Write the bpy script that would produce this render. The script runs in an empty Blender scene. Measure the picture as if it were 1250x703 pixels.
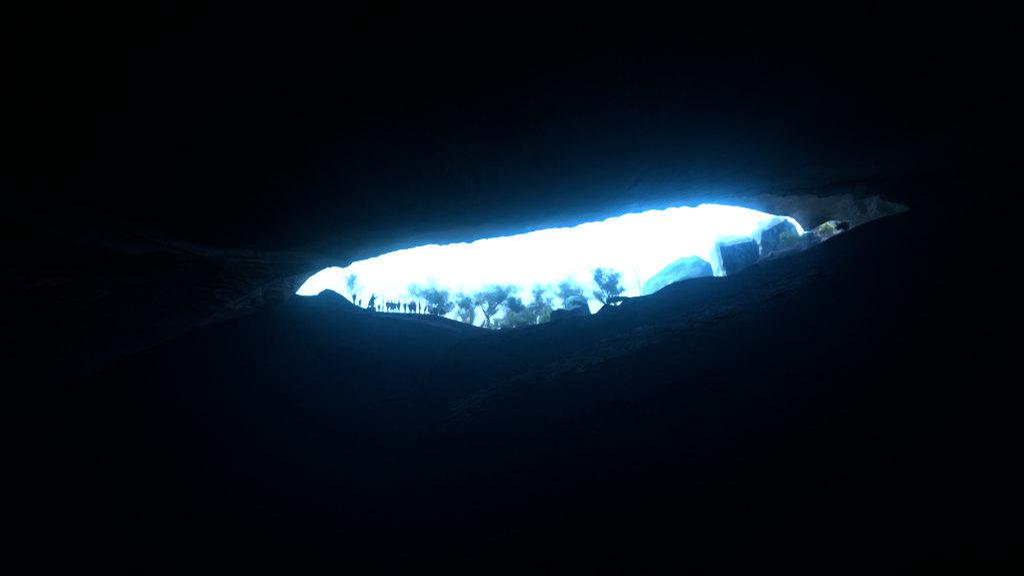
import bpy, bmesh, math, random
import numpy as np
from mathutils import Vector, Matrix, noise
from mathutils.bvhtree import BVHTree

scene = bpy.context.scene
COL = scene.collection
R = math.radians

# ------------------------------------------------------------------ camera
F = 833.0                      # focal length in photo pixels (24 mm on 36 mm film)
PITCH = math.atan(68.0 / F)
CAM = Vector((0.0, 0.0, 1.6))
cd = bpy.data.cameras.new('camera')
cam = bpy.data.objects.new('camera', cd)
COL.objects.link(cam)
cam.location = CAM
cam.rotation_euler = (R(90) + PITCH, 0, 0)
cd.sensor_width = 36.0
cd.lens = 36.0 * F / 1250.0
cd.clip_start = 0.1
cd.clip_end = 5000
scene.camera = cam

# ------------------------------------------------------------------ sky, sun, exposure
SUN_ELEV, SUN_AZ = 48.0, -86.0         # azimuth from +Y towards +X: the sun stands to the left, outside
world = bpy.data.worlds.new('World')
scene.world = world
world.use_nodes = True
wn = world.node_tree.nodes
wl = world.node_tree.links
wn.clear()
wo = wn.new('ShaderNodeOutputWorld')
bg = wn.new('ShaderNodeBackground')
sky = wn.new('ShaderNodeTexSky')
sky.sky_type = 'NISHITA'
sky.sun_disc = False
sky.sun_elevation = R(SUN_ELEV)
sky.sun_rotation = R(SUN_AZ)
sky.air_density = 1.0
sky.dust_density = 3.0
sky.ozone_density = 3.0
tint = wn.new('ShaderNodeMix')
tint.data_type = 'RGBA'
tint.blend_type = 'MULTIPLY'
tint.inputs['Factor'].default_value = 1.0
wl.new(sky.outputs['Color'], tint.inputs['A'])
tint.inputs['B'].default_value = (0.95, 0.85, 1.0, 1)
wl.new(tint.outputs['Result'], bg.inputs['Color'])
bg.inputs['Strength'].default_value = 0.15
wl.new(bg.outputs['Background'], wo.inputs['Surface'])

sd = bpy.data.lights.new('sun', 'SUN')
sd.energy = 1.5
sd.angle = R(12)
sd.color = (0.15, 0.66, 1.0)
sun = bpy.data.objects.new('sun', sd)
COL.objects.link(sun)
az, el = R(SUN_AZ), R(SUN_ELEV)
to_sun = Vector((math.sin(az) * math.cos(el), math.cos(az) * math.cos(el), math.sin(el)))
sun.rotation_euler = to_sun.to_track_quat('Z', 'Y').to_euler()

scene.view_settings.view_transform = 'Standard'
scene.view_settings.look = 'None'
scene.view_settings.gamma = 1.0
scene.view_settings.exposure = 5.75
scene.view_settings.use_curve_mapping = False
scene.render.engine = 'CYCLES'
scene.cycles.use_denoising = True
scene.cycles.max_bounces = 8
scene.cycles.diffuse_bounces = 3
scene.cycles.volume_bounces = 0
scene.cycles.transparent_max_bounces = 8

GLARE_HAZE_DENSITY = 0.0070
GLARE_HAZE_COLOR = (0.05, 0.56, 1.0, 1)
GLARE_HAZE_ANISO = 0.977

# ------------------------------------------------------------------ helpers
FWD = Vector((0, math.cos(PITCH), math.sin(PITCH)))
UP = Vector((0, -math.sin(PITCH), math.cos(PITCH)))


def at(px, py, Y):
    """World point at depth Y for a place read off the survey of the photograph."""
    d = FWD * F + Vector((1, 0, 0)) * (px - 625.0) + UP * (351.5 - py)
    return CAM + d * (Y / d.y)


def prof(pts):
    xs = [p[0] for p in pts]
    ys = [p[1] for p in pts]
    return lambda v: float(np.interp(v, xs, ys))


def fract(p, octaves=4, scale=1.0, seed=0.0):
    q = Vector(p) * scale + Vector((seed, seed * 1.7, seed * 0.3))
    return noise.fractal(q, 0.9, 2.1, octaves)


def link(name, me, mat=None, parent=None, smooth=False):
    o = bpy.data.objects.new(name, me)
    COL.objects.link(o)
    if mat is not None and len(me.materials) == 0:
        me.materials.append(mat)
    if parent is not None:
        o.parent = parent
    if smooth:
        me.polygons.foreach_set('use_smooth', [True] * len(me.polygons))
    return o


def mesh_from(name, verts, faces):
    me = bpy.data.meshes.new(name)
    me.from_pydata([tuple(v) for v in verts], [], faces)
    me.update()
    return me


def tag(o, label, cat, group=None):
    o['label'] = label
    o['category'] = cat
    if group:
        o['group'] = group
    return o


def thing(name, label, cat, loc, rotz=0.0, group=None):
    o = bpy.data.objects.new(name, None)
    COL.objects.link(o)
    o.location = loc
    o.rotation_euler = (0, 0, rotz)
    o.empty_display_size = 0.3
    return tag(o, label, cat, group)


def structure(o):
    o['kind'] = 'structure'
    return o


# ------------------------------------------------------------------ materials
def new_mat(name):
    m = bpy.data.materials.new(name)
    m.use_nodes = True
    nt = m.node_tree
    return m, nt.nodes, nt.links, nt.nodes['Principled BSDF']


def rock_mat(name, dark, light, scale=0.35, bump=0.6, rough=0.9, streak=None, vein=None):
    m, n, l, b = new_mat(name)
    geo = n.new('ShaderNodeNewGeometry')
    mp = n.new('ShaderNodeMapping')
    l.new(geo.outputs['Position'], mp.inputs['Vector'])
    if streak:
        mp.inputs['Scale'].default_value = streak
    n1 = n.new('ShaderNodeTexNoise')
    n1.inputs['Scale'].default_value = scale
    n1.inputs['Detail'].default_value = 8
    n1.inputs['Roughness'].default_value = 0.65
    l.new(mp.outputs['Vector'], n1.inputs['Vector'])
    cr = n.new('ShaderNodeValToRGB')
    cr.color_ramp.elements[0].position = 0.32
    cr.color_ramp.elements[0].color = (*dark, 1)
    cr.color_ramp.elements[1].position = 0.68
    cr.color_ramp.elements[1].color = (*light, 1)
    l.new(n1.outputs['Fac'], cr.inputs['Fac'])
    out = cr.outputs['Color']
    if vein:
        v = n.new('ShaderNodeTexNoise')
        v.inputs['Scale'].default_value = vein[0]
        v.inputs['Detail'].default_value = 4
        l.new(mp.outputs['Vector'], v.inputs['Vector'])
        r2 = n.new('ShaderNodeValToRGB')
        e = r2.color_ramp.elements
        e[0].position, e[0].color = 0.47, (0, 0, 0, 1)
        e[1].position, e[1].color = 0.50, (1, 1, 1, 1)
        e2 = e.new(0.53)
        e2.color = (0, 0, 0, 1)
        l.new(v.outputs['Fac'], r2.inputs['Fac'])
        mx = n.new('ShaderNodeMix')
        mx.data_type = 'RGBA'
        l.new(r2.outputs['Color'], mx.inputs['Factor'])
        l.new(out, mx.inputs['A'])
        mx.inputs['B'].default_value = (*vein[1], 1)
        out = mx.outputs['Result']
    l.new(out, b.inputs['Base Color'])
    b.inputs['Roughness'].default_value = rough
    b.inputs['Specular IOR Level'].default_value = 0.0
    n2 = n.new('ShaderNodeTexNoise')
    n2.inputs['Scale'].default_value = scale * 5
    n2.inputs['Detail'].default_value = 9
    l.new(mp.outputs['Vector'], n2.inputs['Vector'])
    bp = n.new('ShaderNodeBump')
    bp.inputs['Strength'].default_value = bump
    bp.inputs['Distance'].default_value = 0.4
    l.new(n2.outputs['Fac'], bp.inputs['Height'])
    l.new(bp.outputs['Normal'], b.inputs['Normal'])
    return m


def ground_mat():
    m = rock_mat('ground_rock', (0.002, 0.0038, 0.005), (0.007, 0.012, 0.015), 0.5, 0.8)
    n, l = m.node_tree.nodes, m.node_tree.links
    b = n['Principled BSDF']
    src = b.inputs['Base Color'].links[0].from_socket
    geo = n.new('ShaderNodeNewGeometry')
    sx = n.new('ShaderNodeSeparateXYZ')
    l.new(geo.outputs['Position'], sx.inputs['Vector'])
    nz = n.new('ShaderNodeTexNoise')
    nz.inputs['Scale'].default_value = 0.3
    nz.inputs['Detail'].default_value = 5
    l.new(geo.outputs['Position'], nz.inputs['Vector'])
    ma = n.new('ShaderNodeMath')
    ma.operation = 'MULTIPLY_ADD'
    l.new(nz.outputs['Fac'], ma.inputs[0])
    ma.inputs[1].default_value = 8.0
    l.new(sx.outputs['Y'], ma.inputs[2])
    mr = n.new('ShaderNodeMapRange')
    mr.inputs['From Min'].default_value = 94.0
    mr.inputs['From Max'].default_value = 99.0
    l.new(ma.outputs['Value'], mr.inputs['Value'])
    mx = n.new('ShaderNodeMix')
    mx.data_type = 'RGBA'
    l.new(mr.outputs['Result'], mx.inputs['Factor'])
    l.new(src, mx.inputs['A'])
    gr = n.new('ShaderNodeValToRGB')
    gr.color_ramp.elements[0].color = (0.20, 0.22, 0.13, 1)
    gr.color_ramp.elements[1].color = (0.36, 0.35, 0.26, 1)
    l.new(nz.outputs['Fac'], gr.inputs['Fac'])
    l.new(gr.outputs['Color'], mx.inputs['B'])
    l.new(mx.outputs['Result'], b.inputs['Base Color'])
    return m


def leaf_mat(name, dark, light, trans=0.5):
    m, n, l, b = new_mat(name)
    info = n.new('ShaderNodeNewGeometry')
    nz = n.new('ShaderNodeTexNoise')
    nz.inputs['Scale'].default_value = 0.9
    l.new(info.outputs['Position'], nz.inputs['Vector'])
    cr = n.new('ShaderNodeValToRGB')
    cr.color_ramp.elements[0].position = 0.35
    cr.color_ramp.elements[0].color = (*dark, 1)
    cr.color_ramp.elements[1].position = 0.65
    cr.color_ramp.elements[1].color = (*light, 1)
    l.new(nz.outputs['Fac'], cr.inputs['Fac'])
    l.new(cr.outputs['Color'], b.inputs['Base Color'])
    b.inputs['Roughness'].default_value = 0.6
    b.inputs['Specular IOR Level'].default_value = 0.2
    tr = n.new('ShaderNodeBsdfTranslucent')
    l.new(cr.outputs['Color'], tr.inputs['Color'])
    mix = n.new('ShaderNodeMixShader')
    mix.inputs['Fac'].default_value = trans
    l.new(b.outputs['BSDF'], mix.inputs[1])
    l.new(tr.outputs['BSDF'], mix.inputs[2])
    l.new(mix.outputs['Shader'], n['Material Output'].inputs['Surface'])
    return m


def plain_mat(name, col, rough=0.8, var=0.25, scale=6.0):
    m, n, l, b = new_mat(name)
    tc = n.new('ShaderNodeTexCoord')
    nz = n.new('ShaderNodeTexNoise')
    nz.inputs['Scale'].default_value = scale
    nz.inputs['Detail'].default_value = 4
    l.new(tc.outputs['Object'], nz.inputs['Vector'])
    cr = n.new('ShaderNodeValToRGB')
    cr.color_ramp.elements[0].color = (*[c * (1 - var) for c in col], 1)
    cr.color_ramp.elements[1].color = (*[min(1, c * (1 + var)) for c in col], 1)
    l.new(nz.outputs['Fac'], cr.inputs['Fac'])
    l.new(cr.outputs['Color'], b.inputs['Base Color'])
    b.inputs['Roughness'].default_value = rough
    return m


M_GROUND = ground_mat()
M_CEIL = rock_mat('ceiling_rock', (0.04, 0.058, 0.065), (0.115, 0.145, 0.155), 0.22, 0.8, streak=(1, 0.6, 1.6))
M_STONE = rock_mat('boulder_rock', (0.05, 0.055, 0.055), (0.17, 0.18, 0.175), 0.5, 0.7)
M_CLIFF = rock_mat('cliff_block_rock', (0.04, 0.11, 0.13), (0.17, 0.33, 0.36), 0.35, 0.6, streak=(1.4, 1.4, 0.5))
M_MOSS = rock_mat('mossy_rock', (0.006, 0.03, 0.032), (0.035, 0.08, 0.078), 0.45, 0.6)
M_DARKSTONE = rock_mat('dark_boulder_rock', (0.10, 0.10, 0.10), (0.2, 0.2, 0.2), 0.7, 0.6)
M_LEAF = leaf_mat('tree_leaves', (0.010, 0.048, 0.028), (0.028, 0.085, 0.05))
M_LEAFG = leaf_mat('shrub_leaves', (0.025, 0.065, 0.02), (0.06, 0.11, 0.03))
M_BUSH = leaf_mat('bush_leaves', (0.13, 0.24, 0.03), (0.27, 0.38, 0.05), 0.62)
M_LEAFY = leaf_mat('yellow_green_leaves', (0.40, 0.42, 0.03), (0.55, 0.52, 0.05), 0.62)
M_BARK = plain_mat('bark', (0.09, 0.08, 0.07), 0.9, 0.4, 9)
M_SKIN = plain_mat('skin', (0.35, 0.22, 0.16), 0.6, 0.1)
M_FUR = plain_mat('statue_fibre', (0.10, 0.085, 0.07), 0.85, 0.35, 14)
M_PLINTH = plain_mat('plinth_stone', (0.24, 0.24, 0.23), 0.9, 0.25, 5)
CLOTH = {
    'black': plain_mat('black_cloth', (0.02, 0.02, 0.022)),
    'navy': plain_mat('navy_cloth', (0.02, 0.03, 0.06)),
    'grey': plain_mat('grey_cloth', (0.07, 0.07, 0.075)),
    'brown': plain_mat('brown_cloth', (0.06, 0.045, 0.035)),
    'denim': plain_mat('denim_cloth', (0.03, 0.045, 0.08)),
    'olive': plain_mat('olive_cloth', (0.045, 0.05, 0.03)),
    'red': plain_mat('dark_red_cloth', (0.04, 0.02, 0.02)),
}
M_HAIR = plain_mat('dark_hair', (0.02, 0.016, 0.012), 0.6)

# ------------------------------------------------------------------ ground (one sheet: cave floor, ridges and the land outside)
A_CREST = prof([(-400, 398), (150, 398), (245, 394), (290, 384), (330, 363), (350, 358.5), (365, 360), (378, 361.5), (386, 360.5),
                (392, 355.5), (399, 353), (408, 354.5), (416, 358), (424, 364.5), (430, 369), (436, 373), (442, 375.5), (452, 379), (462, 380.5),
                (480, 381.5), (515, 382.5), (530, 383.5), (545, 387.5), (560, 392), (580, 397.5), (600, 401.5), (612, 400.5), (640, 397.5),
                (660, 394), (690, 390), (720, 389), (740, 388), (780, 372), (830, 354), (885, 346), (940, 328), (1000, 304), (1060, 278), (1105, 268),
                (1250, 250)])
A_Y = prof([(200, 80), (350, 84), (900, 84), (1100, 66), (1250, 60)])
A_STREAK = prof([(300, 400), (400, 389), (440, 384), (480, 389), (520, 393), (560, 401), (600, 411), (680, 412), (760, 402), (885, 358), (1105, 280), (1250, 260)])
A_LOW = prof([(200, 430), (400, 420), (470, 418), (540, 424), (580, 420), (640, 416), (720, 412), (800, 390), (885, 362), (1105, 286), (1250, 266)])
B_CREST = prof([(200, 500), (430, 498), (500, 480), (520, 464), (533, 445), (543, 428), (560, 417), (590, 409), (630, 402), (660, 395.5), (672, 392), (690, 388),
                (715, 384), (722, 382.5), (727, 382), (731, 378), (736, 372.5), (741, 370.5), (746, 371.5), (751, 372.5), (755, 372), (759, 368),
                (764, 363.5), (772, 361.5), (784, 361), (796, 358), (806, 352), (815, 347.5), (830, 343), (850, 339.5), (868, 337), (885, 337.5),
                (900, 333), (920, 323), (940, 318), (975, 308.5), (1000, 297), (1020, 287), (1060, 269.5), (1105, 257), (1250, 200)])
B_Y = prof([(200, 64), (540, 64), (740, 63), (885, 58), (1000, 53), (1105, 47), (1250, 40)])
C_HIGH = prof([(200, 612), (420, 600), (480, 570), (535, 498), (640, 456), (700, 433), (780, 406), (850, 383), (920, 359), (980, 339), (1050, 306), (1250, 225)])
C_HY = prof([(200, 59), (430, 58), (640, 50), (800, 47), (1000, 42), (1250, 35)])
C_LOW = prof([(200, 732), (420, 715), (490, 640), (545, 520), (640, 474), (760, 435), (860, 397), (960, 366), (1020, 338), (1100, 300), (1250, 250)])
C_LY = prof([(200, 55), (430, 54), (500, 49), (640, 39), (800, 36), (1000, 33), (1250, 29)])



def soft(f, w=36):
    return lambda v: sum(f(v + o * w / 4) for o in range(-4, 5)) / 9.0


C_HIGH, C_LOW, C_HY, C_LY = soft(C_HIGH), soft(C_LOW), soft(C_HY), soft(C_LY)
px_cols = list(np.linspace(-1500, 160, 40)) + list(np.arange(170, 1160, 2.0)) + list(np.linspace(1170, 2750, 40))


def ground_keys(px):
    """(x, y, z) at the key rows, from the back of the cave out to the open land."""
    keys = []
    u = (px - 625.0) / F
    for Y, z in ((-60, 0.5), (-20, 0.2), (0.4, 0.0), (8, -18.0)):
        keys.append(Vector((u * 30, Y, z + 0.004 * max(0, u * 30) ** 2)))
    pl = at(px, C_LOW(px), C_LY(px))
    keys.append(Vector((pl.x * 0.85, pl.y - 9, pl.z - 6.5)))
    keys.append(pl)
    keys.append(at(px, C_HIGH(px), C_HY(px)))
    f = min(1.0, max(0.0, (px - 480) / 80.0))
    keys.append(at(px, C_HIGH(px) - 3 - (1 - f) * 40, B_Y(px) - 4 + 0.6 * f))
    keys.append(at(px, B_CREST(px), B_Y(px)))
    ya = A_Y(px)
    keys.append(at(px, max(A_LOW(px), B_CREST(px) + 3), min(ya - 4, B_Y(px) + 9)))
    keys.append(at(px, max(A_STREAK(px), B_CREST(px) + 3) if px > 640 else A_STREAK(px), ya - 3))
    a = at(px, max(A_CREST(px), B_CREST(px) + 4) if px > 690 else A_CREST(px), ya)
    keys.append(a)
    keys.append(Vector((a.x * 1.04, a.y + 3.5, a.z - 0.02)))
    keys.append(Vector((a.x * 1.2, a.y + 18, a.z - 2.0)))
    keys.append(Vector((a.x * 1.6, a.y + 60, min(a.z, 6) * 0.4 - 3)))
    keys.append(Vector((a.x * 3.5, a.y + 220, -3)))
    keys.append(Vector((a.x * 9, a.y + 340, -4)))
    return keys


SUBS = [4, 6, 5, 8, 12, 44, 14, 20, 16, 12, 18, 6, 14, 8, 6, 4]
gv = []
for px in px_cols:
    ks = ground_keys(px)
    row = [ks[0]]
    for a, b, s in zip(ks[:-1], ks[1:], SUBS):
        for i in range(1, s + 1):
            row.append(a.lerp(b, i / s))
    gv.append(row)
NR = len(gv[0])
# row index of the key rows
kidx = np.cumsum([0] + SUBS)
verts = []
for ci, row in enumerate(gv):
    for ri, p in enumerate(row):
        amp = 0.5 if 24 <= p.y <= 110 else 0.3
        n1 = fract(p, 4, 0.13, 3.0) * amp
        n2 = fract(p, 4, 0.9, 9.0) * 0.14
        q = p.copy()
        if kidx[5] <= ri <= kidx[6]:          # loose slabs of the rubble slope
            t = (ri - kidx[5]) / (kidx[6] - kidx[5])
            s = Vector((p.x * 0.8 - p.z * 0.5, p.y * 1.3, p.z * 2.4))
            d, _ = noise.voronoi(s * 1.5)
            n2 += (min(d[0] * 1.3, 0.6) - 0.3) * 0.55 * math.sin(math.pi * t) ** 0.4
        if p.x < -17 and 74 < p.y < 92:            # layered rock of the left mound
            n2 += fract(Vector((p.x * 0.5, p.y * 0.5, p.z * 2.5)), 4, 1.0, 23) * 0.45
        k = 1.0
        for c in (kidx[8], kidx[11], kidx[12]):   # keep the crest lines where they were surveyed
            k = min(k, 0.22 + abs(ri - c) / 8.0)
        q.z += (n1 + n2) * k
        verts.append(q)
faces = []
for ci in range(len(gv) - 1):
    for ri in range(NR - 1):
        a = ci * NR + ri
        faces.append((a, a + NR, a + NR + 1, a + 1))
gme = mesh_from('ground', verts, faces)
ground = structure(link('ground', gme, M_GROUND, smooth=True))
bvh = BVHTree.FromPolygons(verts, faces)


def gz(x, y):
    h = bvh.ray_cast(Vector((x, y, 200)), Vector((0, 0, -1)))
    return h[0].z if h[0] is not None else 0.0


def on_ground(px, Y, sink=0.05):
    x = (px - 625.0) / F * Y       # good enough: the pitch is small
    d = at(px, 380, Y)
    return Vector((d.x, Y, gz(d.x, Y) - sink))


# ------------------------------------------------------------------ cave ceiling and walls (a closed mass of rock with a mouth)
LIP = prof([(60, 720), (150, 580), (200, 490), (235, 432), (300, 402), (345, 374), (362, 357.5), (366, 352), (373, 344.5), (380, 338), (388, 333.5), (398, 328),
            (404, 326.3), (412, 326.5), (419, 328), (423, 327.5), (427, 324.5), (432, 321), (450, 317), (480, 308), (520, 300), (560, 294.5), (600, 290), (640, 286),
            (680, 278.5), (720, 271), (760, 263), (800, 255.5), (840, 250.5), (870, 250), (900, 253), (920, 257), (936, 261.5), (950, 264), (960, 265),
            (967, 267), (975, 274), (981, 283), (988, 283), (1000, 276), (1015, 269), (1032, 270), (1042, 281), (1080, 273), (1105, 272), (1140, 300), (1340, 380)])
LIP_Y = prof([(60, 83), (362, 84), (500, 90), (800, 89), (930, 84), (1000, 76), (1110, 60), (1340, 46)])
EDGE = prof([(60, 470), (150, 436), (200, 418), (245, 394), (280, 373), (320, 351), (345, 339.5), (370, 334), (392, 328.3), (400, 325), (412, 325), (420, 326.5), (427, 322.8), (450, 315), (480, 306),
             (520, 298), (560, 292.5), (600, 288), (640, 284), (680, 276.5), (720, 269), (760, 261), (800, 253.5), (840, 248.5), (868, 247.5), (880, 244),
             (895, 241), (930, 237), (1000, 238), (1060, 241), (1095, 247), (1120, 258), (1150, 290), (1340, 370)])
cpx = list(np.linspace(60, 230, 20)) + list(np.arange(236, 1150, 2.5)) + list(np.linspace(1156, 1340, 20))
NC = len(cpx)
rows = []          # each row: list of points, one per column


def jag(px):
    if 882 < px < 1112:
        f = min(1.0, (px - 882) / 12.0, (1112 - px) / 12.0)
        v = noise.noise(Vector((px * 0.16, 3.3, 0))) * 4.5 + noise.noise(Vector((px * 0.30, 7.3, 0))) * 7.5 - 1.0
        return f * v
    return noise.noise(Vector((px * 0.2, 1.3, 0))) * 0.9


def lipjit(px):
    if 362 < px < 985:
        return noise.noise(Vector((px * 0.11, 9.1, 0))) * 1.0 + noise.noise(Vector((px * 0.37, 2.1, 0))) * 1.3
    return 0.0


def env(px):
    c = max(-1.0, min(1.0, (px - 640) / 640.0))
    return max(0.0, 1 - abs(c) ** 5)


lip = [at(p, LIP(p) + lipjit(p), LIP_Y(p)) for p in cpx]
wing = prof([(60, 1), (390, 1), (430, 0), (850, 0), (900, 1), (1340, 1)])      # only the two ends have a second, inner brow
edge = [at(p, min(EDGE(p) + jag(p), LIP(p) + lipjit(p) - 1.2), LIP_Y(p) - 1.2 - 6.8 * wing(p)) for p in cpx]
recess = [at(p, min(EDGE(p) + (1 - wing(p)) * jag(p) - 7 * wing(p), LIP(p) + lipjit(p) - 0.8) - 5 * wing(p) + 0.3, LIP_Y(p) - 0.8 - 5.7 * wing(p)) for p in cpx]
outer0 = [Vector((q.x * 1.02, q.y + 1.6, q.z + 1.7)) for q in lip]
outer1 = [Vector((q.x * 1.3, q.y + 3.0, q.z + 9 * env(p))) for q, p in zip(lip, cpx)]
outer2 = [Vector((q.x * 1.9, q.y - 3.0, -9 + (q.z + 9) * 0.7 + 24 * env(p))) for q, p in zip(lip, cpx)]
outer3 = [Vector((q.x * 1.95, 20, -9 + 46 * env(p))) for q, p in zip(lip, cpx)]
outer4 = [Vector((q.x * 1.95, -66, -9 + 42 * env(p))) for q, p in zip(lip, cpx)]
outer5 = [Vector((q.x * 1.95, -70, -27)) for q in lip]


def endw(p):
    c = (p - 640) / (580.0 if p < 640 else 700.0)
    return abs(max(-1, min(1, c))) ** 8


def inner(y, rise, widen, floor=-27.0):
    r = []
    for e, p in zip(edge, cpx):
        top = e.z + rise
        z = floor + (top - floor) * (1 - endw(p))
        yy = min(y, e.y - 4) if y > 30 else y
        r.append(Vector((e.x * widen, yy, z)))
    return r


secs = [(outer5, 1), (outer4, 8), (outer3, 6), (outer2, 10), (outer1, 8), (outer0, 4), (lip, 3), (recess, 14), (edge, 3)]
inn = []
for fr, drop, wide in ((3.0, 0.1, 1.1), (10.0, 0.6, 1.5), (18.0, 1.7, 1.7), (28.0, 3.0, 1.8)):
    r = []
    for e, p in zip(edge, cpx):
        rise = -drop * max(0.0, min(1.0, e.z / 17))
        r.append(Vector((e.x * (1 + (wide - 1) * min(1.0, abs((p - 640) / 420)) ** 2), e.y - fr, e.z + rise - endw(p) * (e.z + 27) * min(1, fr / 8))))
    inn.append(r)
secs += [(inn[0], 4), (inn[1], 8), (inn[2], 12), (inn[3], 14)]
secs += [(inner(28, 1.5, 1.8), 12), (inner(0, 2.5, 1.8), 10), (inner(-35, -3.0, 1.7), 8), (inner(-58, -7, 1.5), 5)]
secs += [([Vector((e.x * 1.5, -60, -27)) for e in edge], 2)]
grid = [secs[0][0]]
meta = ['o']
names = ['outer5', 'outer4', 'outer3', 'outer2', 'outer1', 'outer0', 'lip', 'recess', 'edge'] + ['in'] * 9
for k in range(1, len(secs)):
    a, (b, s) = secs[k - 1][0], secs[k]
    for i in range(1, s + 1):
        t = i / s
        grid.append([p.lerp(q, t) for p, q in zip(a, b)])
        meta.append(names[k] if i == s else ('strip' if names[k] == 'recess' else 'mid'))
cv = []
for row, mname in zip(grid, meta):
    for p in row:
        q = p.copy()
        if mname in ('lip', 'edge'):
            amp1, amp2 = 0.05, 0.05
        elif mname == 'strip':
            amp1, amp2 = 0.45, 0.4
        else:
            amp1, amp2 = 0.55, 0.2
        q.z += fract(p, 4, 0.11, 31) * amp1 + fract(p, 4, 0.7, 17) * amp2
        if mname == 'strip':
            # bedded layers of the conglomerate
            q.y += math.sin(p.z * 5.0 + p.x * 0.4 + fract(p, 3, 0.4, 5) * 2) * 0.3
            q.x += fract(p, 3, 0.8, 55) * 0.25
        cv.append(q)
cf = []
for ri in range(len(grid) - 1):
    for ci in range(NC - 1):
        a = ri * NC + ci
        cf.append((a, a + NC, a + NC + 1, a + 1))
M_LIT_BROW = rock_mat('lit_brow_rock', (0.15, 0.16, 0.15), (0.48, 0.51, 0.48), 0.5, 1.0, streak=(0.5, 0.5, 3.0))  # same cave rock, paler to paint in the light on the end strips
cave = structure(link('cave_ceiling', mesh_from('cave_ceiling', cv, cf), M_CEIL, smooth=True))
cave.data.materials.append(M_LIT_BROW)
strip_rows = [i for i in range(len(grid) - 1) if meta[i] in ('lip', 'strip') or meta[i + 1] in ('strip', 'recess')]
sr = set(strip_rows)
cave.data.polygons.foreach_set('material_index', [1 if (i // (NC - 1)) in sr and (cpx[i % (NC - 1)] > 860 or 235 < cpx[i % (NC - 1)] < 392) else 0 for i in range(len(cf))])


# ------------------------------------------------------------------ boulders and cliff blocks
def rock_mesh(name, pts, voxel=0.22, amp=0.25, nscale=0.45, fine=0.06):
    """Closed block of stone: hull of the surveyed corners, resampled and roughened. Returned around its base."""
    bm = bmesh.new()
    for p in pts:
        bm.verts.new(p)
    bmesh.ops.convex_hull(bm, input=bm.verts[:])
    loose = [v for v in bm.verts if not v.link_faces]
    bmesh.ops.delete(bm, geom=loose, context='VERTS')
    me = bpy.data.meshes.new('tmp')
    bm.to_mesh(me)
    bm.free()
    o = bpy.data.objects.new('tmp', me)
    COL.objects.link(o)
    md = o.modifiers.new('r', 'REMESH')
    md.mode = 'VOXEL'
    md.voxel_size = voxel
    sm = o.modifiers.new('s', 'SMOOTH')
    sm.iterations = 2
    dg = bpy.context.evaluated_depsgraph_get()
    out = bpy.data.meshes.new_from_object(o.evaluated_get(dg))
    bpy.data.objects.remove(o)
    out.name = name
    out.update()
    n = len(out.vertices)
    base = Vector((sum(p.x for p in pts) / len(pts), sum(p.y for p in pts) / len(pts), min(p.z for p in pts)))
    cos = []
    nors = [v.normal.copy() for v in out.vertices]
    for v, nn in zip(out.vertices, nors):
        p = v.co
        d = fract(p, 4, nscale, 41) * amp + fract(p, 3, nscale * 5, 12) * fine
        ridge = abs(noise.noise(p * nscale * 1.7)) * amp * 0.5
        cos.append(p + nn * (d - ridge) - base)
    for v, c in zip(out.vertices, cos):
        v.co = c
    out.update()
    return out, base


def boulder(name, label, pix, mat, cat='boulder', group=None, rooted=None, **kw):
    pts = [at(*p) for p in pix]
    if rooted:                       # carry the stone down into the ground it stands on
        for q, p in zip(list(pts), pix):
            if rooted[0] <= p[0] <= rooted[1]:
                pts.append(Vector((q.x, q.y, gz(q.x, q.y) - 0.6)))
    me, base = rock_mesh(name, pts, **kw)
    o = link(name, me, mat, smooth=True)
    o.location = base
    tag(o, label, cat, group)
    return o


def dome(outline, Y, depth, shrink=0.55):
    """Corner list of a rounded rock: the outline at its middle depth, narrower and lower in front and behind."""
    xs = [p[0] for p in outline]
    cx = sum(xs) / len(xs)
    yb = max(p[1] for p in outline)
    r = [(x, y, Y) for x, y in outline]
    for s, k in ((-0.55, 0.85), (0.55, 0.85), (-1, shrink), (1, shrink)):
        for x, y in outline:
            r.append((cx + (x - cx) * k, yb + (y - yb) * k, Y + depth * s))
    return r


G_ROCK = 'rocks outside the cave mouth'
boulder('boulder', 'long rounded mossy rock outcrop beside the bare curved trunk, lower than the cliff blocks',
        dome([(780, 366), (783, 354), (791, 343), (800, 334), (815, 324), (832, 313.5), (846, 310.5), (858, 313), (868, 318), (872, 325), (874, 345)], 104, 5.0),
        M_MOSS, group=G_ROCK, rooted=(784, 868), amp=0.5, nscale=0.3)
boulder('cliff_block', 'tall square cliff block with pale left face, between the mossy outcrop and the leaning block',
        [(877, 301, 88), (920, 293, 88), (890, 345, 88), (926, 350, 88), (926, 300, 92), (871, 289, 94), (864, 309, 94.5), (871, 330, 93), (884, 338, 89.5),
         (872, 285, 97), (886, 284.5, 97), (911, 287, 94), (866, 292, 96), (900, 290, 100), (890, 340, 97)],
        M_CLIFF, 'cliff block', G_ROCK, (888, 930), amp=0.3, nscale=0.5, voxel=0.18, fine=0.14)
boulder('cliff_block', 'leaning cliff block reaching up to the cave roof, bush at its foot',
        [(930, 284, 87), (961, 266, 87), (975, 284, 87), (979, 308, 87), (929, 318, 87), (912, 286, 93), (925, 270.5, 93.5), (937, 263, 94), (957, 264, 92),
         (919, 316, 90.5), (962, 320, 92), (971, 300, 94), (914, 300, 93), (921, 296, 90)],
        M_CLIFF, 'cliff block', G_ROCK, (918, 985), amp=0.35, nscale=0.6, fine=0.14, voxel=0.18)
boulder('boulder', 'pale flat rocks at the foot of the leaning cliff block, under the dark bush',
        [(922, 326, 81), (930, 313, 81), (955, 307.5, 81), (985, 298.5, 82), (1000, 292, 82), (1004, 304, 80), (950, 330, 80), (930, 328, 85), (985, 300, 85)],
        M_STONE, group=G_ROCK, rooted=(900, 1010), amp=0.45, nscale=0.8, voxel=0.22)
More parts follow.
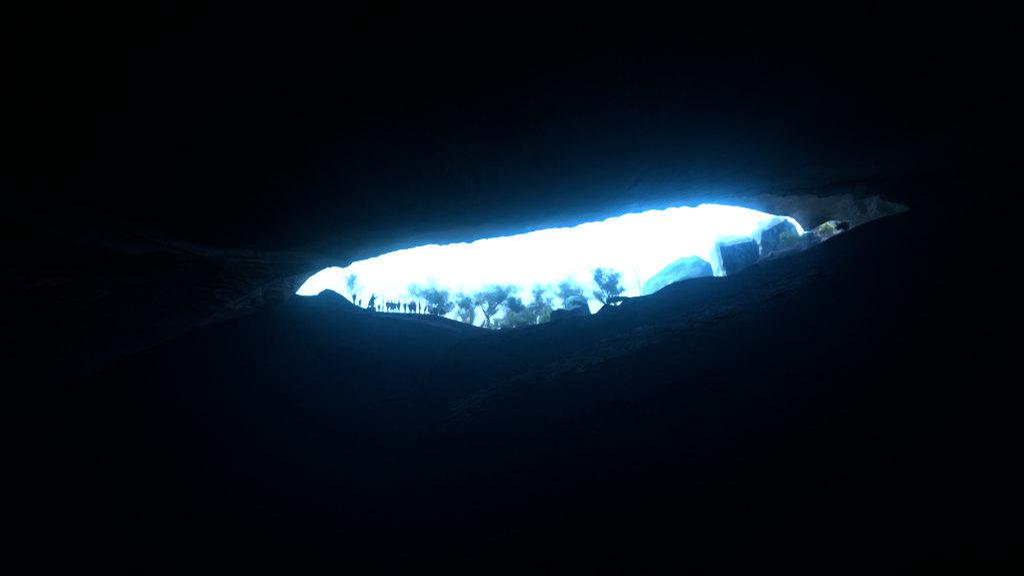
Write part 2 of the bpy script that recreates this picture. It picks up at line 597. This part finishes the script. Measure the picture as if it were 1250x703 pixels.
boulder('boulder', 'pale rocks behind the yellow green bush at the far right, under the roof',
        [(972, 312, 90), (976, 290, 89), (984, 282, 89), (994, 277, 89), (1006, 270, 89), (1018, 263, 90), (1036, 262, 88), (1048, 276, 86), (1050, 300, 86), (980, 315, 86), (990, 282, 93), (1030, 264, 93), (1010, 300, 94)],
        M_STONE, group=G_ROCK, rooted=(970, 1060), amp=0.5, nscale=0.8, voxel=0.2)
boulder('boulder', 'dome shaped greenish boulder with a thin leafy tree rising behind it',
        dome([(680, 394), (684, 376), (690, 366), (697, 360.5), (704, 359), (711, 362), (718, 370), (722, 381), (726, 394)], 93, 2.6),
        M_MOSS, group=G_ROCK, rooted=(680, 730), amp=0.3, nscale=0.6)
boulder('boulder', 'dark jagged boulder at the left foot of the dome shaped boulder',
        dome([(668, 398), (672, 387), (676, 380), (682, 378), (688, 380.5), (693, 379), (700, 377), (706, 380), (713, 388), (720, 397)], 66, 1.4),
        M_DARKSTONE, group='dark stones on the crest', amp=0.3, nscale=0.9, voxel=0.16)
boulder('boulder', 'flat dark stone bridging a small gap of daylight on the crest',
        [(739, 368, 62.5), (745, 363.6, 62.5), (753, 361.7, 62.5), (763, 361, 62.5), (769, 362, 62.5), (765, 366, 62.5), (757, 367.5, 62.5), (750, 369, 62.5), (741, 371.5, 62.5),
         (741, 367, 64), (766, 362.5, 64), (753, 362.5, 64), (765, 365, 64), (742, 370.5, 64), (755, 367.5, 64)],
        M_DARKSTONE, group='dark stones on the crest', amp=0.05, nscale=0.9, voxel=0.09, fine=0.03)


def hit(px, py):
    d = (FWD * F + Vector((1, 0, 0)) * (px - 625.0) + UP * (351.5 - py)).normalized()
    return bvh.ray_cast(CAM, d)


M_RUBBLE = rock_mat('rubble_rock', (0.12, 0.16, 0.18), (0.66, 0.78, 0.82), 1.5, 0.5)
rng = random.Random(77)
RV, RF = [], []
for i in range(4200):
    px = 545 + 465 * rng.random()
    if rng.random() > min(1.0, (px - 535) / 90, (1012 - px) / 120):
        continue
    if noise.noise(Vector((px * 0.035, 5.5, 0))) * 0.7 + 0.75 < rng.random():
        continue
    t = min(1.1, max(-0.2, rng.gauss(0.62, 0.27)))
    py = C_HIGH(px) * t + C_LOW(px) * (1 - t) - 2
    p, n, fi, dist = hit(px, py)
    if p is None or p.y > 55:
        continue
    L, W, T = rng.uniform(.25, 1.25) ** 1.5, rng.uniform(.06, .26), rng.uniform(.04, .14)
    ax = Vector((1, rng.gauss(0, .25), 0.34 + rng.gauss(0, .12))).normalized()
    nn = Vector((-0.55 + rng.gauss(0, .35), rng.gauss(0, .3), 0.75 + rng.gauss(0, .2))).normalized()
    bx = nn.cross(ax).normalized()
    nn = ax.cross(bx)
    b0 = len(RV)
    c = p + Vector((0, 0, T * 0.3))
    for sz in (-1, 1):
        for a, b in ((-1, -.7), (-.3, -1.1), (.8, -.8), (1.05, .1), (.5, 1), (-.7, .8)):
            q = c + ax * a * L * (0.5 if sz < 0 else 0.42) * rng.uniform(.8, 1.15) + bx * b * W * 0.5 * rng.uniform(.8, 1.15) + nn * sz * T * 0.5
            RV.append(q)
    RF.append(tuple(b0 + k for k in range(5, -1, -1)))
    RF.append(tuple(b0 + 6 + k for k in range(6)))
    for k in range(6):
        RF.append((b0 + k, b0 + (k + 1) % 6, b0 + 6 + (k + 1) % 6, b0 + 6 + k))
rub = link('rubble', mesh_from('rubble', RV, RF), M_RUBBLE)
rub['kind'] = 'stuff'

# path below the row of visitors, made paler to paint in the lit streak
M_LIT_PATH = rock_mat('lit_path_streak', (0.02, 0.035, 0.05), (0.06, 0.095, 0.12), 0.8, 0.3)
PV, PF = [], []
line = [(455, 385.5), (470, 386), (485, 387.5), (500, 390), (515, 392.5), (530, 395), (542, 397.5), (552, 400.5), (560, 404), (564, 408)]
for i in range(len(line) - 1):
    for k in range(6):
        t = k / 6
        x = line[i][0] * (1 - t) + line[i + 1][0] * t
        y = line[i][1] * (1 - t) + line[i + 1][1] * t
        w = (0.7 + 1.3 * min(1, (i + t) / 4)) * min(1.0, 0.15 + (len(line) - 1 - i - t) / 3.0)
        for o in (-0.5, -0.25, 0.0, 0.25, 0.5):
            yy = y + o * w * 2.4 * (1 + 0.25 * noise.noise(Vector((x * 0.15, o, 4))))
            h = hit(x, yy)
            PV.append(h[0] + Vector((0, 0, 0.02)) if h[0] is not None else at(x, yy, 80))
nrow = len(PV) // 5
for i in range(nrow - 1):
    for k in range(4):
        PF.append((i * 5 + k, i * 5 + k + 1, i * 5 + k + 6, i * 5 + k + 5))
structure(link('path', mesh_from('path', PV, PF), M_LIT_PATH, smooth=True))

# ------------------------------------------------------------------ trees and shrubs
def add_tube(V, Fc, pts, rads, sides=6):
    base = len(V)
    for i, (p, r) in enumerate(zip(pts, rads)):
        d = (pts[min(i + 1, len(pts) - 1)] - pts[max(i - 1, 0)])
        d = d.normalized() if d.length > 1e-6 else Vector((0, 0, 1))
        a = d.orthogonal().normalized()
        b = d.cross(a)
        for k in range(sides):
            t = 2 * math.pi * k / sides
            V.append(p + (a * math.cos(t) + b * math.sin(t)) * r)
    for i in range(len(pts) - 1):
        for k in range(sides):
            q = base + i * sides
            Fc.append((q + k, q + (k + 1) % sides, q + sides + (k + 1) % sides, q + sides + k))
    V.append(pts[0])
    V.append(pts[-1])
    for k in range(sides):
        Fc.append((len(V) - 2, base + (k + 1) % sides, base + k))
        q = base + (len(pts) - 1) * sides
        Fc.append((len(V) - 1, q + k, q + (k + 1) % sides))


def add_leaf(V, Fc, p, size, rng):
    d = Vector((rng.gauss(0, 1), rng.gauss(0, 1), rng.gauss(0, 1))).normalized()
    a = d.orthogonal().normalized()
    b = d.cross(a)
    L, W = size * rng.uniform(0.7, 1.3), size * rng.uniform(0.35, 0.6)
    i = len(V)
    V.extend([p - a * L * 0.5, p + b * W * 0.5 + d * L * 0.08, p + a * L * 0.5, p - b * W * 0.5 + d * L * 0.08])
    Fc.append((i, i + 1, i + 2, i + 3))


def grow(rng, stems, levels, leafs, leaf_size, spread=0.9, upward=0.35, droop=0.0, clump=0.35, leaf_from=0.3, rad=0.05):
    """A plant about 1 unit high: limb tubes and leaf faces."""
    WV, WF, LV, LF = [], [], [], []

    def branch(p, d, length, r, lev):
        n = 5 if lev < 2 else 3
        pts, rads = [p.copy()], [r]
        dd = d.copy()
        for i in range(n):
            dd = (dd + Vector((rng.gauss(0, .2), rng.gauss(0, .2), rng.gauss(0, .12) + (upward * 0.25 if lev else 0.05)))).normalized()
            pts.append(pts[-1] + dd * length / n)
            rads.append(r * (1 - 0.72 * (i + 1) / n))
        add_tube(WV, WF, pts, rads, 6 if lev < 2 else 4)
        if lev >= levels:
            for _ in range(leafs):
                c = pts[rng.randint(1, n)]
                add_leaf(LV, LF, c + Vector((rng.gauss(0, 1), rng.gauss(0, 1), rng.gauss(0, .7))) * clump * length * 0.6, leaf_size, rng)
            return
        kids = (rng.randint(8, 10), rng.randint(4, 6), rng.randint(3, 4), 3)[lev]
        for k in range(kids):
            t = rng.uniform(leaf_from if lev == 0 else 0.25, 1.0)
            f = t * n
            i = min(int(f), n - 1)
            q = pts[i].lerp(pts[i + 1], f - i)
            ang = rng.uniform(0, 2 * math.pi)
            side = Vector((math.cos(ang), math.sin(ang), rng.uniform(-0.1, 0.5) + upward - droop))
            nd = (dd * 0.45 + side * spread).normalized()
            branch(q, nd, length * rng.uniform(0.38, 0.6), max(r * 0.45 * (1 - 0.4 * t), 0.004), lev + 1)

    for (off, d, L, r) in stems:
        branch(Vector(off), Vector(d).normalized(), L, r, 0)
    return WV, WF, LV, LF


def plant(name, label, cat, loc, w, h, seed, stems, levels=3, leafs=10, leaf=0.14, lmat=None, group=None, crown_name='crown', stem_name='trunk', **kw):
    rng = random.Random(seed)
    WV, WF, LV, LF = grow(rng, stems, levels, leafs, leaf / h, **kw)
    A = np.array([tuple(v) for v in WV + LV])
    x0, x1 = np.percentile(A[:, 0], [1.5, 98.5])
    z1 = np.percentile(A[:, 2], 99.8)
    sx, sz = w / (x1 - x0), h / z1
    cx = 0.0

    def tr(V):
        return [Vector((v.x * sx, v.y * sx * 0.9, v.z * sz)) for v in V]

    root = thing(name, label, cat, loc, 0.0, group)
    link(stem_name, mesh_from(stem_name, tr(WV), WF), M_BARK, root, smooth=True)
    if LV:
        # leaves keep their size: rebuild each face round its scaled centre
        out = []
        s = h
        for i in range(0, len(LV), 4):
            c = (LV[i] + LV[i + 2]) * 0.5
            cc = Vector((c.x * sx, c.y * sx * 0.9, c.z * sz))
            for k in range(4):
                out.append(cc + (LV[i + k] - c) * s)
        link(crown_name, mesh_from(crown_name, out, LF), lmat or M_LEAF, root)
    return root


G_TREE = 'trees outside the cave mouth'
PXM = 1 / F
# thin sapling by the left mound
p = on_ground(434, 89)
plant('sapling', 'thin sparse sapling at the left end, rising from the rock mound to the roof', 'tree', p, 2.6, 5.6, 11,
      [((0, 0, 0), (-0.08, 0, 1), 1.0, 0.012)], 2, 16, 0.24, group=G_TREE, leaf_from=0.12, spread=0.8, clump=0.5)


def tree_at(px, Y, top_py, width_px, seed, label, stems, **kw):
    p = on_ground(px, Y, 0.1)
    top = at(px, top_py, Y).z
    return plant('tree', label, 'tree', p, width_px * Y * PXM, top - p.z, seed, stems, group=G_TREE, **dict(dict(clump=0.7), **kw))


tree_at(550, 96, 339, 58, 5, 'crooked leafy tree nearest the row of visitors, its trunk leaning left',
        [((0, 0, 0), (-0.22, 0.1, 1), 0.75, 0.03), ((0.0, 0.05, 0), (0.12, 0, 1), 0.62, 0.016)], leafs=26, leaf=0.19, leaf_from=0.35)
tree_at(590, 95, 345, 54, 8, 'twin trunked leafy tree at the lowest dip of the crest, right of the crooked tree',
        [((-0.05, 0, 0), (-0.08, 0, 1), 0.85, 0.045), ((0.08, 0, 0), (0.06, 0, 1), 0.85, 0.05)], leafs=22, leaf=0.19, leaf_from=0.4)
tree_at(650, 97, 345, 50, 14, 'leafy tree leaning right between the dip of the crest and the dome shaped boulder',
        [((0, 0, 0), (0.15, 0, 1), 0.85, 0.035), ((-0.05, 0, 0), (-0.12, 0, 1), 0.7, 0.02)], leafs=24, leaf=0.19, leaf_from=0.3)
tree_at(709, 97, 331, 44, 21, 'thin leafy tree with leaning trunk behind the dome shaped boulder',
        [((0, 0, 0), (-0.15, 0, 1), 0.9, 0.022), ((0.0, 0, 0), (0.1, 0, 1), 0.8, 0.02)], leafs=26, leaf=0.19, leaf_from=0.45)
tree_at(753, 92, 324, 38, 33, 'dense bushy rounded tree standing above the stone with the small gap of daylight',
        [((-0.03, 0, 0), (-0.08, 0, 1), 0.75, 0.04), ((0.04, 0, 0), (0.08, 0, 1), 0.75, 0.045)], leafs=22, leaf=0.19, leaf_from=0.3)


tree_at(572, 99, 352, 34, 41, 'small leafy tree standing between the crooked tree and the twin trunked tree',
        [((0, 0, 0), (0.1, 0, 1), 0.8, 0.03), ((0.03, 0, 0), (-0.2, 0, 1), 0.7, 0.02)], leafs=18, leaf=0.18, leaf_from=0.25)
tree_at(611, 99, 356, 30, 43, 'small slender tree close behind the two bare sapling stems',
        [((0, 0, 0), (0.05, 0, 1), 0.85, 0.025)], leafs=20, leaf=0.18, leaf_from=0.2)
tree_at(631, 100, 362, 32, 47, 'low spreading tree just left of the right leaning tree',
        [((0, 0, 0), (-0.1, 0, 1), 0.7, 0.03), ((0, 0, 0), (0.3, 0, 1), 0.7, 0.02)], leafs=18, leaf=0.18, leaf_from=0.2)
tree_at(675, 100, 360, 28, 53, 'small tree touching the left side of the dome shaped boulder',
        [((0, 0, 0), (0.12, 0, 1), 0.8, 0.028)], leafs=20, leaf=0.18, leaf_from=0.2)


def bare_trunk(label, pix, Y, r, seed, twigs=4):
    rng = random.Random(seed)
    base = on_ground(pix[0][0], Y, 0.1)
    pts = [Vector((0, 0, 0))] + [at(x, y, Y) - base for x, y in pix[1:]]
    V, Fc = [], []
    # smooth the line
    dense = []
    for i in range(len(pts) - 1):
        for k in range(4):
            dense.append(pts[i].lerp(pts[i + 1], k / 4) + Vector((rng.gauss(0, .02), rng.gauss(0, .02), 0)))
    dense.append(pts[-1])
    n = len(dense)
    add_tube(V, Fc, dense, [r * (1 - 0.75 * i / (n - 1)) for i in range(n)], 7)
    root = thing('bare_tree', label, 'tree', base, 0, 'bare trunks by the cave mouth')
    link('trunk', mesh_from('trunk', V, Fc), M_BARK, root, smooth=True)
    for _ in range(twigs):
        i = rng.randint(n // 3, n - 2)
        V, Fc = [], []
        s = rng.choice((-1, 1))
        q = dense[i]
        tw = [q]
        d = Vector((s * rng.uniform(.5, 1), rng.uniform(-.5, .5), rng.uniform(.1, .7))).normalized()
        L = rng.uniform(0.4, 1.2)
        for k in range(4):
            d = (d + Vector((rng.gauss(0, .25), rng.gauss(0, .25), rng.gauss(0, .2)))).normalized()
            tw.append(tw[-1] + d * L / 4)
        add_tube(V, Fc, tw, [r * 0.35, r * 0.3, r * 0.24, r * 0.17, r * 0.1], 5)
        link('branch', mesh_from('branch', V, Fc), M_BARK, root, smooth=True)
    return root


bare_trunk('bare thin upright trunk between the standing statue and the row of visitors', [(467.6, 381), (467.4, 372), (467.8, 362), (467.2, 353)], 86.5, 0.10, 3, 2)
bare_trunk('bare trunk curving left at its top, beside the long mossy outcrop', [(782, 364), (781.5, 350), (778, 338), (772, 328), (767, 325)], 96, 0.12, 6, 5)
bare_trunk('straight thin bare pole of a trunk in front of the long mossy outcrop', [(787, 362), (786.5, 345), (786, 332), (786, 322)], 97, 0.06, 9, 3)
bare_trunk('leaning dead stick poking up at the left shoulder of the dome shaped boulder', [(692, 372), (689, 362), (686, 354), (683, 346)], 91.5, 0.09, 12, 1)
bare_trunk('thin bare sapling stem in the dip of the crest, left of its close neighbour', [(614, 402), (614, 392), (613, 382), (613.5, 376)], 92, 0.07, 15, 2)
bare_trunk('thin bare sapling stem in the dip of the crest, right of its close neighbour', [(619, 402), (618.5, 392), (618.5, 382), (618, 373)], 93, 0.07, 18, 2)
bare_trunk('fallen looking branch slanting down from the leaning tree to the dome shaped boulder', [(687, 384), (680, 376), (672, 369), (667, 362)], 94, 0.09, 22, 3)

ST = [((-.15, 0, 0), (-.5, 0, 1), .7, .02), ((.15, 0, 0), (.5, .1, 1), .7, .02), ((0, .1, 0), (0, .3, 1), .8, .02), ((0, -.1, 0), (.1, -.3, 1), .7, .02), ((-.3, 0, 0), (-.8, 0, .7), .6, .015), ((.3, 0, 0), (.8, 0, .7), .6, .015)]


def shrub(label, px, Y, wpx, top, seed, lmat=None, leafs=8, leaf=0.16, base=None):
    p = on_ground(px, Y, 0.08) if base is None else base
    h = max(0.4, at(px, top, Y).z - p.z)
    return plant('shrub', label, 'shrub', p, wpx * Y * PXM, h, seed, ST, 2, leafs, leaf, lmat or M_LEAFG, 'shrubs at the cave mouth', 'foliage', 'stem',
                 leaf_from=0.15, spread=0.9, clump=0.6)


shrub('low leafy shrub at the right end of the row of visitors', 533, 86.5, 18, 373, 3, M_LEAF, 9)
shrub('low green shrub at the foot of the twin trunked tree', 606, 92, 26, 385, 5, leafs=8)
shrub('spreading green shrub right of the two bare sapling stems', 630, 93, 30, 380, 7, leafs=10)
shrub('green shrub between the right leaning tree and the dome shaped boulder', 668, 94, 26, 373, 9, leafs=10)
shrub('thin green shrub under the crooked leafy tree', 566, 93, 24, 376, 13, leafs=3)
shrub('low shrub filling the gap left of the right leaning tree', 645, 94, 18, 378, 15, leafs=6)
b = at(969, 305, 82.5)
shrub('dark green bush at the right foot of the leaning cliff block', 969, 82.5, 27, 281, 17, M_BUSH, 15, 0.17, base=b)
b = at(1009, 291, 82)
shrub('yellow green bush under the low rock roof at the far right', 1009, 82, 17, 271, 19, M_LEAFY, 14, 0.15, base=b)
b = at(991, 300, 83)
shrub('small bluish bush between the dark green bush and the yellow green bush', 991, 83, 17, 283, 23, M_LEAF, 18, 0.13, base=b)
b = at(1029, 283, 60)
shrub('sparse twiggy shrub where the low rock roof meets the black slope', 1029, 60, 16, 270, 29, M_LEAF, 8, 0.12, base=b)


# ------------------------------------------------------------------ people and the statue
def skinned(name, joints, bones, mat, parent, root='pelvis', sub=1):
    """One continuous body grown from joints {name: (x, y, z, radius)} along the bones."""
    keys = list(joints)
    ix = {k: i for i, k in enumerate(keys)}
    me = bpy.data.meshes.new(name)
    me.from_pydata([joints[k][:3] for k in keys], [(ix[a], ix[b]) for a, b in bones], [])
    o = bpy.data.objects.new(name, me)
    COL.objects.link(o)
    md = o.modifiers.new('skin', 'SKIN')
    md.use_smooth_shade = True
    for k in keys:
        sv = me.skin_vertices[0].data[ix[k]]
        r = joints[k][3]
        sv.radius = r if isinstance(r, tuple) else (r, r)
        sv.use_root = (k == root)
    if sub:
        sb = o.modifiers.new('sub', 'SUBSURF')
        sb.levels = sub
        sb.render_levels = sub
    dg = bpy.context.evaluated_depsgraph_get()
    out = bpy.data.meshes.new_from_object(o.evaluated_get(dg))
    bpy.data.objects.remove(o)
    out.name = name
    out.materials.clear()
    return link(name, out, mat, parent, smooth=True)


def person(px, Y, height_px, label, top, bottom, pose='stand', rot=0.0, hair=True, seed=0, build=1.0):
    rng = random.Random(seed)
    loc = on_ground(px, Y, 0.02)
    H = height_px * Y * PXM
    root = thing('person', label, 'person', loc, rot, 'visitors on the ridge')
    k = H / 1.72
    st = rng.uniform(0.09, 0.16)
    J = {}

    def j(n, x, y, z, r):
        r = tuple(q * k for q in r) if isinstance(r, tuple) else r * k
        J[n] = (x * k, y * k, z * k, r)
    b = build * 1.18
    lean = 0.0
    if pose == 'bend':
        lean = 0.55
    # front is -Y
    def up(x, y, z):
        """Bend the trunk forward about the hip."""
        if lean:
            dz = z - 0.92
            return (x, y - math.sin(lean) * dz, 0.92 + math.cos(lean) * dz)
        return (x, y, z)
    j('pelvis', 0, 0, 0.92, (0.135 * b, 0.105 * b))
    j('waist', *up(0, 0, 1.08), (0.13 * b, 0.10 * b))
    j('chest', *up(0, 0.0, 1.30), (0.165 * b, 0.11 * b))
    j('neckbase', *up(0, 0.01, 1.43), 0.075)
    j('neck', *up(0, 0.0, 1.49), 0.055)
    j('jaw', *up(0, -0.015, 1.555), 0.075)
    j('skull', *up(0, 0.0, 1.63), 0.092)
    j('crown', *up(0, 0.0, 1.695), 0.055)
    bones = [('pelvis', 'waist'), ('waist', 'chest'), ('chest', 'neckbase'), ('neckbase', 'neck'), ('neck', 'jaw'), ('jaw', 'skull'), ('skull', 'crown')]
    j('nose', *up(0, -0.105, 1.605), 0.018)
    bones.append(('skull', 'nose'))
    arms = {'stand': 'down', 'photo': 'raise', 'hips': 'hips', 'bend': 'reach', 'walk': 'down', 'point': 'point', 'fold': 'fold'}[pose]
    for s, nm in ((-1, 'l'), (1, 'r')):
        j(nm + 'shoulder', *up(s * 0.18 * b, 0.0, 1.40), 0.072)
        if arms == 'down' or (arms == 'point' and s < 0):
            e, w = (s * 0.25, 0.02, 1.12), (s * 0.26, -0.06 - rng.uniform(0, .05), 0.87)
        elif arms == 'raise':
            e, w = (s * 0.24, -0.20, 1.50), (s * 0.07, -0.24, 1.76)
        elif arms == 'hips':
            e, w = (s * 0.38, 0.04, 1.16), (s * 0.20, -0.06, 0.98)
        elif arms == 'fold':
            e, w = (s * 0.25, -0.04, 1.12), (s * 0.05, -0.20, 1.18)
        elif arms == 'reach':
            e, w = (s * 0.22, -0.10, 1.14), (s * 0.14, -0.24, 1.22)
        else:
            e, w = (s * 0.42, -0.05, 1.30), (s * 0.62, -0.12, 1.40)
        e, w = up(*e), up(*w)
        j(nm + 'elbow', *e, 0.047)
        j(nm + 'wrist', *w, 0.031)
        ev, wv = Vector(e), Vector(w)
        d = (wv - ev).normalized()
        palm = wv + d * 0.075
        j(nm + 'palm', *palm, (0.038, 0.02))
        bones += [('chest', nm + 'shoulder'), (nm + 'shoulder', nm + 'elbow'), (nm + 'elbow', nm + 'wrist'), (nm + 'wrist', nm + 'palm')]
        side = d.cross(Vector((s, 0, 0)))
        side = side.normalized() if side.length > 0.1 else Vector((0, -1, 0))
        curl = d.cross(side).normalized()
        for fi, (off, L) in enumerate(((-0.030, 0.065), (-0.010, 0.078), (0.010, 0.085), (0.030, 0.074))):
            f0 = palm + side * off + d * L * 0.55
            f1 = f0 + (d * 0.8 - curl * s * 0.4) * L * 0.5
            j(f'{nm}finger{fi}a', *f0, 0.010)
            j(f'{nm}finger{fi}b', *f1, 0.008)
            bones += [(nm + 'palm', f'{nm}finger{fi}a'), (f'{nm}finger{fi}a', f'{nm}finger{fi}b')]
        t0 = wv + d * 0.03 + side * 0.045
        j(nm + 'thumb', *t0, 0.011)
        j(nm + 'thumbtip', *(t0 + (d + side * 0.5).normalized() * 0.045), 0.009)
        bones += [(nm + 'wrist', nm + 'thumb'), (nm + 'thumb', nm + 'thumbtip')]
        ky = -0.02
        fy = 0.03
        if pose == 'walk':
            ky, fy = (-0.14, -0.2) if s > 0 else (0.02, 0.24)
        j(nm + 'hip', s * 0.10, 0, 0.86, 0.095 * b)
        j(nm + 'knee', s * (st * 0.9), ky, 0.49, 0.06)
        j(nm + 'calf', s * st, (ky + fy) / 2 + 0.02, 0.33, 0.056)
        j(nm + 'ankle', s * st, fy, 0.085, 0.038)
        j(nm + 'toe', s * (st + 0.03), fy - 0.17, 0.035, 0.036)
        bones += [('pelvis', nm + 'hip'), (nm + 'hip', nm + 'knee'), (nm + 'knee', nm + 'calf'), (nm + 'calf', nm + 'ankle'), (nm + 'ankle', nm + 'toe')]
    skinned('body', J, bones, M_SKIN, root)

    def fat(keys, add):
        o = {}
        for q in keys:
            x, y, z, r = J[q]
            o[q] = (x, y, z, tuple(v + add * k for v in r) if isinstance(r, tuple) else r + add * k)
        return o
    tk = ['pelvis', 'waist', 'chest', 'neckbase'] + [n + q for n in 'lr' for q in ('shoulder', 'elbow', 'wrist')]
    skinned('jacket', fat(tk, 0.026), [e for e in bones if e[0] in tk and e[1] in tk], CLOTH[top], root)
    lk = ['pelvis'] + [n + q for n in 'lr' for q in ('hip', 'knee', 'calf', 'ankle')]
    skinned('trousers', fat(lk, 0.018), [e for e in bones if e[0] in lk and e[1] in lk], CLOTH[bottom], root)
    if hair:
        sx, sy, sz, sr = J['skull']
        cx, cy, cz, cr_ = J['crown']
        hk = {'a': (sx, sy + 0.035 * k, sz - 0.03 * k, 0.09 * k), 'b': (sx, sy + 0.018 * k, sz + 0.03 * k, 0.1 * k), 'c': (cx, cy, cz + 0.005, 0.07 * k)}
        skinned('hair', hk, [('a', 'b'), ('b', 'c')], M_HAIR, root, root='b')
    return root


person(432.3, 86.0, 14.5, 'dark figure standing against the slope of the rock mound, farthest left', 'black', 'black', 'stand', 0.4, seed=1)
person(439.2, 86.4, 13.0, 'dark figure between the rock mound figure and the standing statue', 'navy', 'black', 'fold', -0.3, seed=2, build=1.2)
person(462.6, 86.6, 11.0, 'short small figure under the outstretched arm of the statue', 'brown', 'denim', 'stand', 0.9, seed=3, build=0.95)
person(473.5, 86.2, 15.8, 'tall visitor first in the row, right of the bare thin trunk', 'navy', 'black', 'stand', 0.5, seed=4)
person(477.9, 86.9, 15.6, 'visitor with elbows out, second in the row after the bare thin trunk', 'black', 'grey', 'hips', 2.8, seed=5, build=1.1)
person(481.8, 86.3, 13.8, 'shorter stout visitor between two taller ones, third in the row', 'grey', 'black', 'fold', 0.2, seed=6, build=1.25)
person(486.6, 86.5, 15.2, 'broad visitor in long loose clothes, fourth in the row, before a gap', 'black', 'denim', 'stand', -0.4, seed=7, build=1.2)
person(494.4, 86.3, 14.8, 'visitor standing alone with gaps of daylight on both sides, middle of the row', 'olive', 'grey', 'hips', 0.1, seed=8)
person(500.4, 86.4, 14.2, 'visitor at the left edge of the tight knot of three people', 'red', 'black', 'stand', 0.7, seed=9, build=1.25)
person(503.7, 87.0, 16.6, 'tall visitor with both arms raised overhead, middle of the tight knot of three', 'black', 'black', 'photo', 3.0, seed=10, build=1.15)
person(507.0, 86.4, 14.0, 'visitor at the right edge of the tight knot of three, arms folded', 'navy', 'denim', 'fold', -0.6, seed=11, build=1.2)
person(512.2, 86.2, 15.0, 'slim visitor standing alone right of the tight knot of three', 'black', 'grey', 'stand', 1.3, seed=12, build=0.9)
person(518.6, 86.3, 12.6, 'visitor bending forward next to the last one in the row', 'grey', 'black', 'bend', 1.2, seed=13, build=1.15)
person(523.2, 86.5, 13.8, 'last visitor in the row, beside the low leafy shrub', 'brown', 'black', 'walk', -1.2, seed=14, build=1.05)

# the statue: an upright shaggy ground sloth on a low plinth
Ys = 86.0
sp = on_ground(453.6, Ys, 0.0)
base_h = 0.55
bm = bmesh.new()
bmesh.ops.create_cube(bm, size=1.0)
bmesh.ops.scale(bm, vec=(0.98, 1.2, base_h + 0.3), verts=bm.verts)
bmesh.ops.translate(bm, vec=(0, 0, (base_h + 0.3) / 2 - 0.3), verts=bm.verts)
bmesh.ops.bevel(bm, geom=bm.edges[:], offset=0.05, segments=2, affect='EDGES')
pm = bpy.data.meshes.new('plinth')
bm.to_mesh(pm)
bm.free()
st = thing('statue', 'tall upright shaggy beast statue on a plinth, foreleg stretched out towards the visitors', 'statue', sp)
link('plinth', pm, M_PLINTH, st)
z0 = base_h
J = {
    'pelvis': (-0.06, 0, z0 + 0.42, (0.36, 0.36)),
    'belly': (-0.02, 0, z0 + 0.78, (0.33, 0.33)),
    'chest': (0.06, 0, z0 + 1.14, (0.25, 0.27)),
    'neck': (0.14, 0, z0 + 1.42, 0.145),
    'head': (0.20, 0, z0 + 1.60, 0.125),
    'brow': (0.27, 0, z0 + 1.66, 0.10),
    'muzzle': (0.40, 0, z0 + 1.62, 0.065),
    'nose': (0.46, 0, z0 + 1.60, 0.045),
    'tail_a': (-0.34, 0, z0 + 0.22, 0.19),
    'tail_b': (-0.46, 0, z0 + 0.09, 0.10),
}
B = [('pelvis', 'belly'), ('belly', 'chest'), ('chest', 'neck'), ('neck', 'head'), ('head', 'brow'), ('brow', 'muzzle'), ('muzzle', 'nose'), ('pelvis', 'tail_a'), ('tail_a', 'tail_b')]
for s, nm in ((-1, 'l'), (1, 'r')):
    J[nm + 'knee'] = (0.16, s * 0.26, z0 + 0.36, 0.2)
    J[nm + 'heel'] = (0.02, s * 0.28, z0 + 0.08, 0.11)
    J[nm + 'toe'] = (0.30, s * 0.30, z0 + 0.06, 0.075)
    J[nm + 'shoulder'] = (0.20, s * 0.22, z0 + 1.20, 0.14)
    if s < 0:
        J[nm + 'elbow'] = (0.50, s * 0.24, z0 + 1.10, 0.095)
        J[nm + 'wrist'] = (0.86, s * 0.20, z0 + 1.30, 0.06)
        J[nm + 'claw'] = (1.02, s * 0.20, z0 + 1.37, 0.03)
    else:
        J[nm + 'elbow'] = (0.42, s * 0.28, z0 + 0.92, 0.095)
        J[nm + 'wrist'] = (0.56, s * 0.22, z0 + 1.02, 0.07)
        J[nm + 'claw'] = (0.66, s * 0.2, z0 + 1.0, 0.03)
    B += [('pelvis', nm + 'knee'), (nm + 'knee', nm + 'heel'), (nm + 'heel', nm + 'toe'), ('chest', nm + 'shoulder'), (nm + 'shoulder', nm + 'elbow'), (nm + 'elbow', nm + 'wrist'), (nm + 'wrist', nm + 'claw')]
skinned('body', J, B, M_FUR, st)

# ------------------------------------------------------------------ air volume added to imitate the blue lens glare round the mouth
bm = bmesh.new()
bmesh.ops.create_cube(bm, size=1.0)
hx, hy0, hy1, hz0, hz1 = 1200, -75, 450, -34, 42
for v in bm.verts:
    v.co = Vector((math.copysign(hx, v.co.x), hy1 if v.co.y > 0 else hy0, hz1 if v.co.z > 0 else hz0))
hm = bpy.data.meshes.new('glare_haze')
bm.to_mesh(hm)
bm.free()
mh = bpy.data.materials.new('glare_haze_air')
mh.use_nodes = True
mh.node_tree.nodes.clear()
mo = mh.node_tree.nodes.new('ShaderNodeOutputMaterial')
pv = mh.node_tree.nodes.new('ShaderNodeVolumePrincipled')
pv.inputs['Color'].default_value = GLARE_HAZE_COLOR
pv.inputs['Density'].default_value = GLARE_HAZE_DENSITY
pv.inputs['Anisotropy'].default_value = GLARE_HAZE_ANISO
mh.node_tree.links.new(pv.outputs['Volume'], mo.inputs['Volume'])
hz = link('glare_haze', hm, mh)
hz['kind'] = 'stuff'
